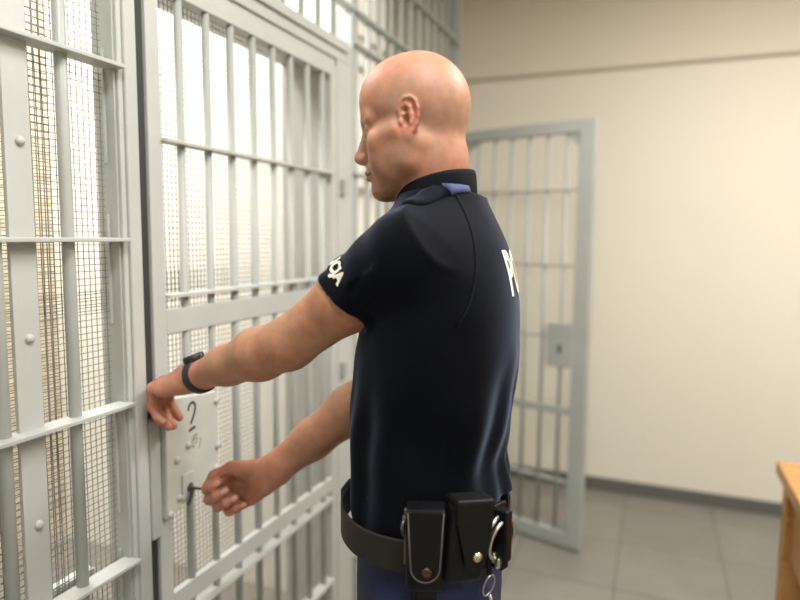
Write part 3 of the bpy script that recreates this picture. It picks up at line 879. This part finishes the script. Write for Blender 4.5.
def drape(pts, w_, thick, name, m, parent, lift=.003, n=1):
    """a strip of cloth laid along points on the shirt"""
    bm = bmesh.new(); P = [Vector(p) for p in pts]; prev = None
    for i, p in enumerate(P):
        loc, nor, _, _ = sbv.find_nearest(p)
        t = (P[min(i+1, len(P)-1)]-P[max(i-1, 0)]).normalized(); s_ = nor.cross(t).normalized()
        ww = w_[i] if isinstance(w_, (list, tuple)) else w_
        row = []
        for k in range(7):
            u = -1+2*k/6; pp = loc+s_*ww*u
            l2, n2, _, _ = sbv.find_nearest(pp)
            row.append((l2+n2*lift*(1 if abs(u) < .99 else .4), l2-n2*.002))
        vt = [bm.verts.new(a-Vector(P0)) for a, b in row]; vb = [bm.verts.new(b-Vector(P0)) for a, b in row][::-1]
        ringv = vt+vb
        if prev:
            for k in range(14): bm.faces.new((prev[k], prev[(k+1) % 14], ringv[(k+1) % 14], ringv[k]))
        else: bm.faces.new(ringv)
        prev = ringv
    bm.faces.new(prev)
    return obj(name, bm, m, parent, True)
for s, S in ((1, LS), (-1, RS)):
    e0 = T(-.044, .018+s*.052, 1.560); e1 = T(-.012, .018+s*.100, 1.565); e2 = S+V(.0, 0, .07)
    pts = [e0+(e1-e0)*t for t in np.linspace(0, 1, 5)[:-1]]+[e1+(e2-e1)*t for t in np.linspace(0, 1, 7)]
    ep = drape(pts, [.019]*10+[.014], .004, 'epaulette', M['shirt'], man, .005)
    drape(pts[:4], .0205, .004, 'loop', M['blue'], ep, .009)
# raised seam from the neck round the back of the shoulder
for s in (1, -1):
    sp = [T(-.030, .01+s*.085, 1.55), T(-.050, s*.115, 1.53), T(-.075, s*.145, 1.49), T(-.085, s*.17, 1.44), T(-.075, s*.19, 1.385), T(-.05, s*.2, 1.34)]
    dense = []
    for i in range(len(sp)-1):
        for t in np.linspace(0, 1, 7)[:-1]: dense.append(sp[i]+(sp[i+1]-sp[i])*t)
    drape(dense, .0022, .002, 'seam', M['shirt'], man, .0016)

def wrap_text(body_, size, origin, right, up, out, name, arc=0., offset=.0, push=.0016, spacing=1., sx=1.):
    me = text_mesh(body_, size, offset, spacing=spacing)
    bm = bmesh.new(); bm.from_mesh(me)
    bmesh.ops.triangulate(bm, faces=bm.faces[:])
    for _ in range(2): bmesh.ops.subdivide_edges(bm, edges=[e for e in bm.edges if e.calc_length() > size*.10], cuts=1, use_grid_fill=True)
    bmesh.ops.triangulate(bm, faces=bm.faces[:])
    ok = {}
    for v in bm.verts:
        x, y = v.co.x*sx, v.co.y
        if arc:
            R = arc; a = x/R; x, y = (R+y)*math.sin(a), (R+y)*math.cos(a)-R
        p = Vector(origin)+Vector(right)*x+Vector(up)*y+Vector(out)*.12
        hit = sbv.ray_cast(p, -Vector(out), .4)
        if hit[0] is None: ok[v] = False; hit = sbv.find_nearest(Vector(origin)+Vector(right)*x+Vector(up)*y)
        v.co = hit[0]+hit[1]*push-Vector(P0)
    me2 = bpy.data.meshes.new(name); bm.to_mesh(me2); bm.free(); bpy.data.meshes.remove(me)
    return link(name, me2, M['white_print'], so, True)
bk = -FW
wrap_text('POLICJA', .100, T(-.15, -.060, 1.418), -LF*1, UP, bk, 'printed_word', offset=.0035, spacing=1.12, sx=.74)
so_d = unit(LE-LS); n1 = unit(V(0, -1, 0)-so_d*(-so_d[1])); n2 = unit(UP-so_d*so_d[2]-n1*(UP-so_d*so_d[2]).dot(n1))
outw = unit(n1*math.cos(SL_A)+n2*math.sin(SL_A)); rt = unit(n1*math.sin(SL_A)-n2*math.cos(SL_A)); upv = unit(-so_d)
tc_ = LS+so_d*(np.linalg.norm(LHm-LS)-.044)
me = text_mesh('POLICJA', .030, .0014, spacing=1.0)
bm = bmesh.new(); bm.from_mesh(me); bpy.data.meshes.remove(me)
bmesh.ops.triangulate(bm, faces=bm.faces[:])
for v in bm.verts:
    a = SL_A-v.co.x/.064; ax_ = -v.co.y+.10*abs(v.co.x)          # letters run round the sleeve, the ends dip towards the hem
    dirn = n1*math.cos(a)+n2*math.sin(a); ax_ -= .30*.062*(dirn@unit(-UP+so_d*so_d[2]))
    hit = sbv.ray_cast(Vector(tc_+so_d*ax_+dirn*.12), Vector(-dirn), .2)
    p = hit[0]+hit[1]*.0016 if hit[0] is not None else Vector(tc_+so_d*ax_+dirn*.063)
    v.co = p-Vector(P0)
me2 = bpy.data.meshes.new('printed_word'); bm.to_mesh(me2); bm.free()
link('printed_word', me2, M['white_print'], so, True)

# ---- trousers
tro = Sdf()
tro.add(torso_f(.004, .74, 1.045), T(0, 0, .89), .28, .02)
for s in (1, -1):
    hip = T(-.005, s*.095, .84); kn = T(.012, s*.105, .50); an = T(-.015, s*.112, .085)
    tro.cone(hip, kn, .105, .080, .03); tro.cone(kn, an, .080, .070, .02)
def tpost(P, d): return d+.0025*np.sin(P[:, 2]*55+P[:, 0]*30)*ss(.85, .75, P[:, 2])+.002*np.sin(P[:, 1]*70+P[:, 2]*20)
tro.post = tpost
tv, tq = surface(tro, (.36, .78, .0), (.90, 1.38, 1.07), .005)
tro_o = np_mesh('trousers', local(tv), tq, M['trouser'], man)
pk = bmesh.new(); tube(pk, [Vector(T(.085, .128, .955)-P0), Vector(T(.08, .155, .88)-P0), Vector(T(.055, .182, .80)-P0)], .0022, 6); obj('pocket_seam', pk, M['trouser'], tro_o, True)
# boots
for s in (1, -1):
    bt = Sdf(); an = T(-.02, s*.112, 0)
    bt.cone(an+UP*.17, an+UP*.06, .048, .048, .02); bt.cone(an+UP*.045-FW*.01, an+FW*.155+UP*.036, .044, .036, .03)
    bt.cone(an+FW*.05+UP*.075, an+FW*.12+UP*.05, .036, .034, .03)
    bt.post = lambda P, d: np.maximum(d, -(P[:, 2]-.0))
    v_, q_ = surface(bt, an+V(-.26, -.12, -.02), an+V(.2, .14, .24), .005)
    bo_ = np_mesh('boot', local(v_), q_, M['boot'], man)
    sl = bmesh.new()
    pr = [an+FW*(.062+.135*math.cos(t))+LF*(.044+.006*math.cos(t))*math.sin(t) for t in [2*PI*i/28 for i in range(28)]]
    a_ = [sl.verts.new(Vector(p-P0)+Vector((0, 0, .0))) for p in pr]; b_ = [sl.verts.new(Vector(p-P0)+Vector((0, 0, .022))) for p in pr]
    sl.faces.new(a_); sl.faces.new(b_[::-1])
    for k in range(28): sl.faces.new((a_[k], a_[(k+1) % 28], b_[(k+1) % 28], b_[k]))
    obj('sole', sl, M['gap'], bo_)

# ---- duty belt : loose wide band
BC = .018
def belt_pt(t, off=0., z=.975): 
    a = .150+off; b = .188+off; p = 2.25
    c_, s_ = math.cos(t), math.sin(t)
    return T(BC+a*math.copysign(abs(c_)**(2/p), c_), b*math.copysign(abs(s_)**(2/p), s_), z)
def belt_frame(t):
    p = belt_pt(t); d = unit(belt_pt(t+.01)-belt_pt(t-.01)); o = unit(np.cross(d, UP)); 
    if o@(p-T(BC, 0, p[2])) < 0: o = -o
    return p, d, o
bb = bmesh.new(); N_ = 96; R_ = []
sec = [(.0, -.0265), (.0035, -.028), (.0055, -.025), (.0055, .025), (.0035, .028), (.0, .0265)]
for i in range(N_):
    t = 2*PI*i/N_
    zc = .973+.006*math.cos(t)
    R_.append([bb.verts.new(Vector(belt_pt(t, o_, zc+dz)-P0)) for o_, dz in sec])
for i in range(N_):
    A_, B_ = R_[i], R_[(i+1) % N_]
    for k in range(6): bb.faces.new((A_[k], A_[(k+1) % 6], B_[(k+1) % 6], B_[k]))
belt = obj('duty_belt', bb, M['belt'], man, False)
bk2 = bmesh.new(); p, d, o = belt_frame(0.0)
box(bk2, (-.028, .0, -.026), (.028, .007, .026), .003, frame_mtx(p+o*.006-P0+UP*.004, d, o, UP)); obj('buckle', bk2, M['gap'], belt)

# ---- things worn on the belt
def rounded(w0, w1, h, n=10, r=.35):
    """outline of a flap: straight sides, round bottom; z from 0 down to -h"""
    pts = [(-w0, 0)]
    for i in range(n*2+1):
        a = PI+PI*i/(n*2); pts.append((w1*math.cos(a), -h+w1+w1*math.sin(a)))
    pts.append((w0, 0)); return pts
def plate(bm, pts, y0, y1, mtx):
    a_ = [bm.verts.new(mtx @ Vector((x, y0, z))) for x, z in pts]; b_ = [bm.verts.new(mtx @ Vector((x, y1, z))) for x, z in pts]
    bm.faces.new(a_); bm.faces.new(b_[::-1]); n = len(pts)
    for k in range(n): bm.faces.new((a_[k], a_[(k+1) % n], b_[(k+1) % n], b_[k]))
def on_belt(name, t, label, cat, ztop, extra=.0, group=None, tilt=0.):
    p, d, o = belt_frame(t)
    e = empty(name, Vector(V(p[0], p[1], ztop)+o*(.0075+extra)))
    m = frame_mtx((0, 0, 0), d, o, UP) @ Matrix.Rotation(tilt, 4, 'Y')
    tag(e, label, cat, group); e.matrix_world = Matrix.Translation(e.location) @ m
    return e
I4 = Matrix.Identity(4)
# pouch with dark snap
p1 = on_belt('belt_pouch', T_P1, 'tall black leather pouch with a dull dark snap, on the duty belt near the hip', 'pouch', 1.070)
b = bmesh.new(); box(b, (-.030, .0, -.135), (.030, .034, -.004), .009); obj('pouch_body', b, M['leather'], p1, True)
b = bmesh.new(); plate(b, rounded(.029, .024, .112), .035, .040, I4); bmesh.ops.bevel(b, geom=b.edges[:], offset=.0012, segments=2, affect='EDGES')
fl = obj('flap', b, M['leather'], p1)
b = bmesh.new(); tube(b, [(x*.93, .0405, z-.002) for x, z in rounded(.029, .024, .110)], .0011, 6); obj('flap_edge', b, M['leather_edge'], fl, True)
b = bmesh.new(); box(b, (-.0295, -.001, -.012), (.0295, .0405, .001), .004); obj('flap_top', b, M['leather'], fl)
b = bmesh.new(); lathe(b, [(.008, 0), (.008, .002), (.0055, .0038), (.0045, .0030), (.0005, .0032)], frame_mtx((0.002, .040, -.096), (1, 0, 0), (0, 0, -1), (0, 1, 0)), 20); obj('snap', b, M['copper'], fl, True)
b = bmesh.new(); box(b, (-.034, .004, -.10), (-.029, .012, -.01), .002); box(b, (-.036, .006, -.035), (-.029, .020, -.02), .002); obj('side_clip', b, M['leather_edge'], p1)
b = bmesh.new(); tube(b, [(-.0335, .022, -.022), (-.036, .027, -.032), (-.0345, .025, -.045), (-.0335, .02, -.03)], .003, 8); obj('torch_end', b, M['dark_steel'], p1, True)
b = bmesh.new(); box(b, (-.018, .008, -.175), (.018, .026, -.134), .006); obj('lower_strap', b, M['leather'], p1)
# wide pouch with bright snap
p2 = on_belt('belt_pouch', T_P2, 'black leather pouch with a bright round snap, next to the shiny handcuffs', 'pouch', 1.084, .008, tilt=.10)
b = bmesh.new(); box(b, (-.034, .0, -.135), (.032, .030, -.006), .010); obj('pouch_body', b, M['leather'], p2, True)
b = bmesh.new(); plate(b, [(-.033, 0), (-.031, -.03), (-.012, -.085)]+[(.009+.019*math.cos(a), -.094+.019*math.sin(a)) for a in [PI*1.1+PI*.95*i/10 for i in range(11)]]+[(.032, -.06), (.032, 0)], .033, .038, I4)
bmesh.ops.bevel(b, geom=b.edges[:], offset=.0012, segments=2, affect='EDGES'); fl = obj('flap', b, M['leather'], p2)
b = bmesh.new(); box(b, (-.0335, -.001, -.012), (.0325, .0385, .001), .004); obj('flap_top', b, M['leather'], fl)
b = bmesh.new(); lathe(b, [(.0078, 0), (.0078, .002), (.005, .004), (.0005, .0044)], frame_mtx((.011, .038, -.088), (1, 0, 0), (0, 0, -1), (0, 1, 0)), 20); obj('snap', b, M['brass'], fl, True)
# handcuffs in an open holder
hc = on_belt('handcuffs', T_HC, 'shiny steel handcuffs hanging in an open black holder at the back of the duty belt', 'handcuffs', 1.045)
b = bmesh.new(); box(b, (-.032, .0, -.10), (.032, .008, .0), .003); box(b, (-.010, .006, -.10), (.010, .030, -.085), .003); obj('holder', b, M['leather'], hc)
for k, (dy, dz, tt) in enumerate([(.013, -.045, .0), (.022, -.052, .35)]):
    b = bmesh.new()
    pts = [(.030*math.cos(a), dy+.006*math.sin(a*1.0+tt), dz+.034*math.sin(a)) for a in [2*PI*i/32 for i in range(32)]]
    tube(b, pts, .0036, 8, closed=True); cf = obj('cuff', b, M['steel'], hc, True)
    b = bmesh.new(); box(b, (-.016, dy-.004, dz-.044), (.016, dy+.006, dz-.026), .003); obj('lock_body', b, M['steel'], cf)
    for j in range(7):
        pass
b = bmesh.new(); box(b, (-.009, .009, -.085), (.009, .036, -.0), .003); obj('retaining_strap', b, M['leather'], hc)
kr = on_belt('key_ring', T_KR, 'small steel ring hanging under the handcuffs beside the blue trousers', 'key ring', .953, .006)
b = bmesh.new(); tube(b, [(.013*math.cos(a), .006+.004*math.sin(a), -.035+.019*math.sin(a)) for a in [2*PI*i/28 for i in range(28)]], .0015, 8, closed=True); obj('ring', b, M['steel'], kr, True)
b = bmesh.new(); box(b, (-.005, .003, -.018), (.005, .008, .016), .002); obj('loop', b, M['leather'], kr)
b = bmesh.new(); tube(b, [(0, .008, -.05), (.004, .010, -.064), (.002, .010, -.074)], .0028, 8); obj('key', b, M['steel'], kr, True)

# ---- wristwatch on the left wrist
fa = unit(LW-LE); wc = LW-fa*.020
wt = empty('wristwatch', Vector(wc)); tag(wt, 'black rubber sports watch strapped round the left wrist by the lock plate', 'wristwatch')
n3 = lfr[2]-fa*(lfr[2]@fa); n3 = unit(n3); n2 = unit(np.cross(fa, n3))
def wring(r1, r2, t): return n2*math.cos(t)*r1+n3*math.sin(t)*r2
b = bmesh.new(); R_ = []
for i in range(48):
    t = 2*PI*i/48; w_ = .0105+.004*max(0, math.sin(t))**3
    R_.append([b.verts.new(Vector(wring(.0355+o_, .0330+o_, t)+fa*dx)) for o_, dx in ((-.002, -w_), (.002, -w_*.95), (.0035, -w_*.6), (.0035, w_*.6), (.002, w_*.95), (-.002, w_))])
for i in range(48):
    for k in range(6): b.faces.new((R_[i][k], R_[i][(k+1) % 6], R_[(i+1) % 48][(k+1) % 6], R_[(i+1) % 48][k]))
obj('strap', b, M['watch'], wt, True)
ca = unit(n3*.93+n2*.0); cc = n3*.0335
b = bmesh.new(); lathe(b, [(.0195, -.004), (.0215, .0), (.0215, .007), (.0185, .0105), (.0175, .0105), (.017, .009), (.0003, .009)], frame_mtx(cc, n2, unit(np.cross(n3, n2)), n3), 28)
cs = obj('case', b, M['watch'], wt, True)
b = bmesh.new(); lathe(b, [(.0168, .0088), (.0165, .0096), (.0003, .0098)], frame_mtx(cc, n2, unit(np.cross(n3, n2)), n3), 28); obj('glass', b, M['watchglass'], cs, True)
for sx in (1, -1):
    b = bmesh.new(); box(b, (-.003, -.003, -.0), (.003, .003, .006), .001, frame_mtx(cc+n2*0+fa*sx*.022, n2, unit(np.cross(n3, n2)), n3)); obj('button', b, M['dark_steel'], cs)

# ---- key in the lock
k0 = V(.010, 1.114, .904); k1 = KEY_END
ky = empty('key', Vector(k0)); tag(ky, 'long dark key held in the right fist and pushed into the lock plate', 'key')
b = bmesh.new(); tube(b, [(0, 0, 0), Vector(k1-k0)], .0030, 10); obj('shaft', b, M['key'], ky, True)
kd = unit(k1-k0)
b = bmesh.new(); 
kc = k1-k0+kd*.012
tube(b, [Vector(kc+kd*.013*math.cos(a)+UP*.013*math.sin(a)) for a in [2*PI*i/24 for i in range(24)]], .0028, 8, closed=True); obj('bow', b, M['key'], ky, True)
b = bmesh.new(); box(b, (.004, -.0015, -.012), (.014, .0015, 0)); obj('bit', b, M['key'], ky)


# ------------------------------------------------------------------ camera, world, view
yaw = math.radians(22); pitch = math.radians(5.7); roll = math.radians(.5)
f = Vector((-math.sin(yaw)*math.cos(pitch), math.cos(yaw)*math.cos(pitch), -math.sin(pitch)))
r0 = Vector((math.cos(yaw), math.sin(yaw), 0)); u0 = r0.cross(f)
r_ = r0*math.cos(roll)+u0*math.sin(roll); u_ = u0*math.cos(roll)-r0*math.sin(roll)
cd = bpy.data.cameras.new('camera'); cam = bpy.data.objects.new('camera', cd); COL.objects.link(cam)
cam.matrix_world = frame_mtx((1.0, 0, 1.48), r_, u_, -f)
cd.sensor_width = 36; cd.lens = 36*630/800; cd.clip_start = .05
cd.dof.use_dof = True; cd.dof.focus_distance = 1.12; cd.dof.aperture_fstop = 1.5
SC.camera = cam
w = bpy.data.worlds.new('world'); SC.world = w; w.use_nodes = True
w.node_tree.nodes['Background'].inputs[0].default_value = (1, .96, .9, 1)
w.node_tree.nodes['Background'].inputs[1].default_value = .015
SC.view_settings.view_transform = 'Standard'; SC.view_settings.look = 'None'
SC.view_settings.gamma = 1; SC.view_settings.use_curve_mapping = False
SC.view_settings.exposure = 0.25
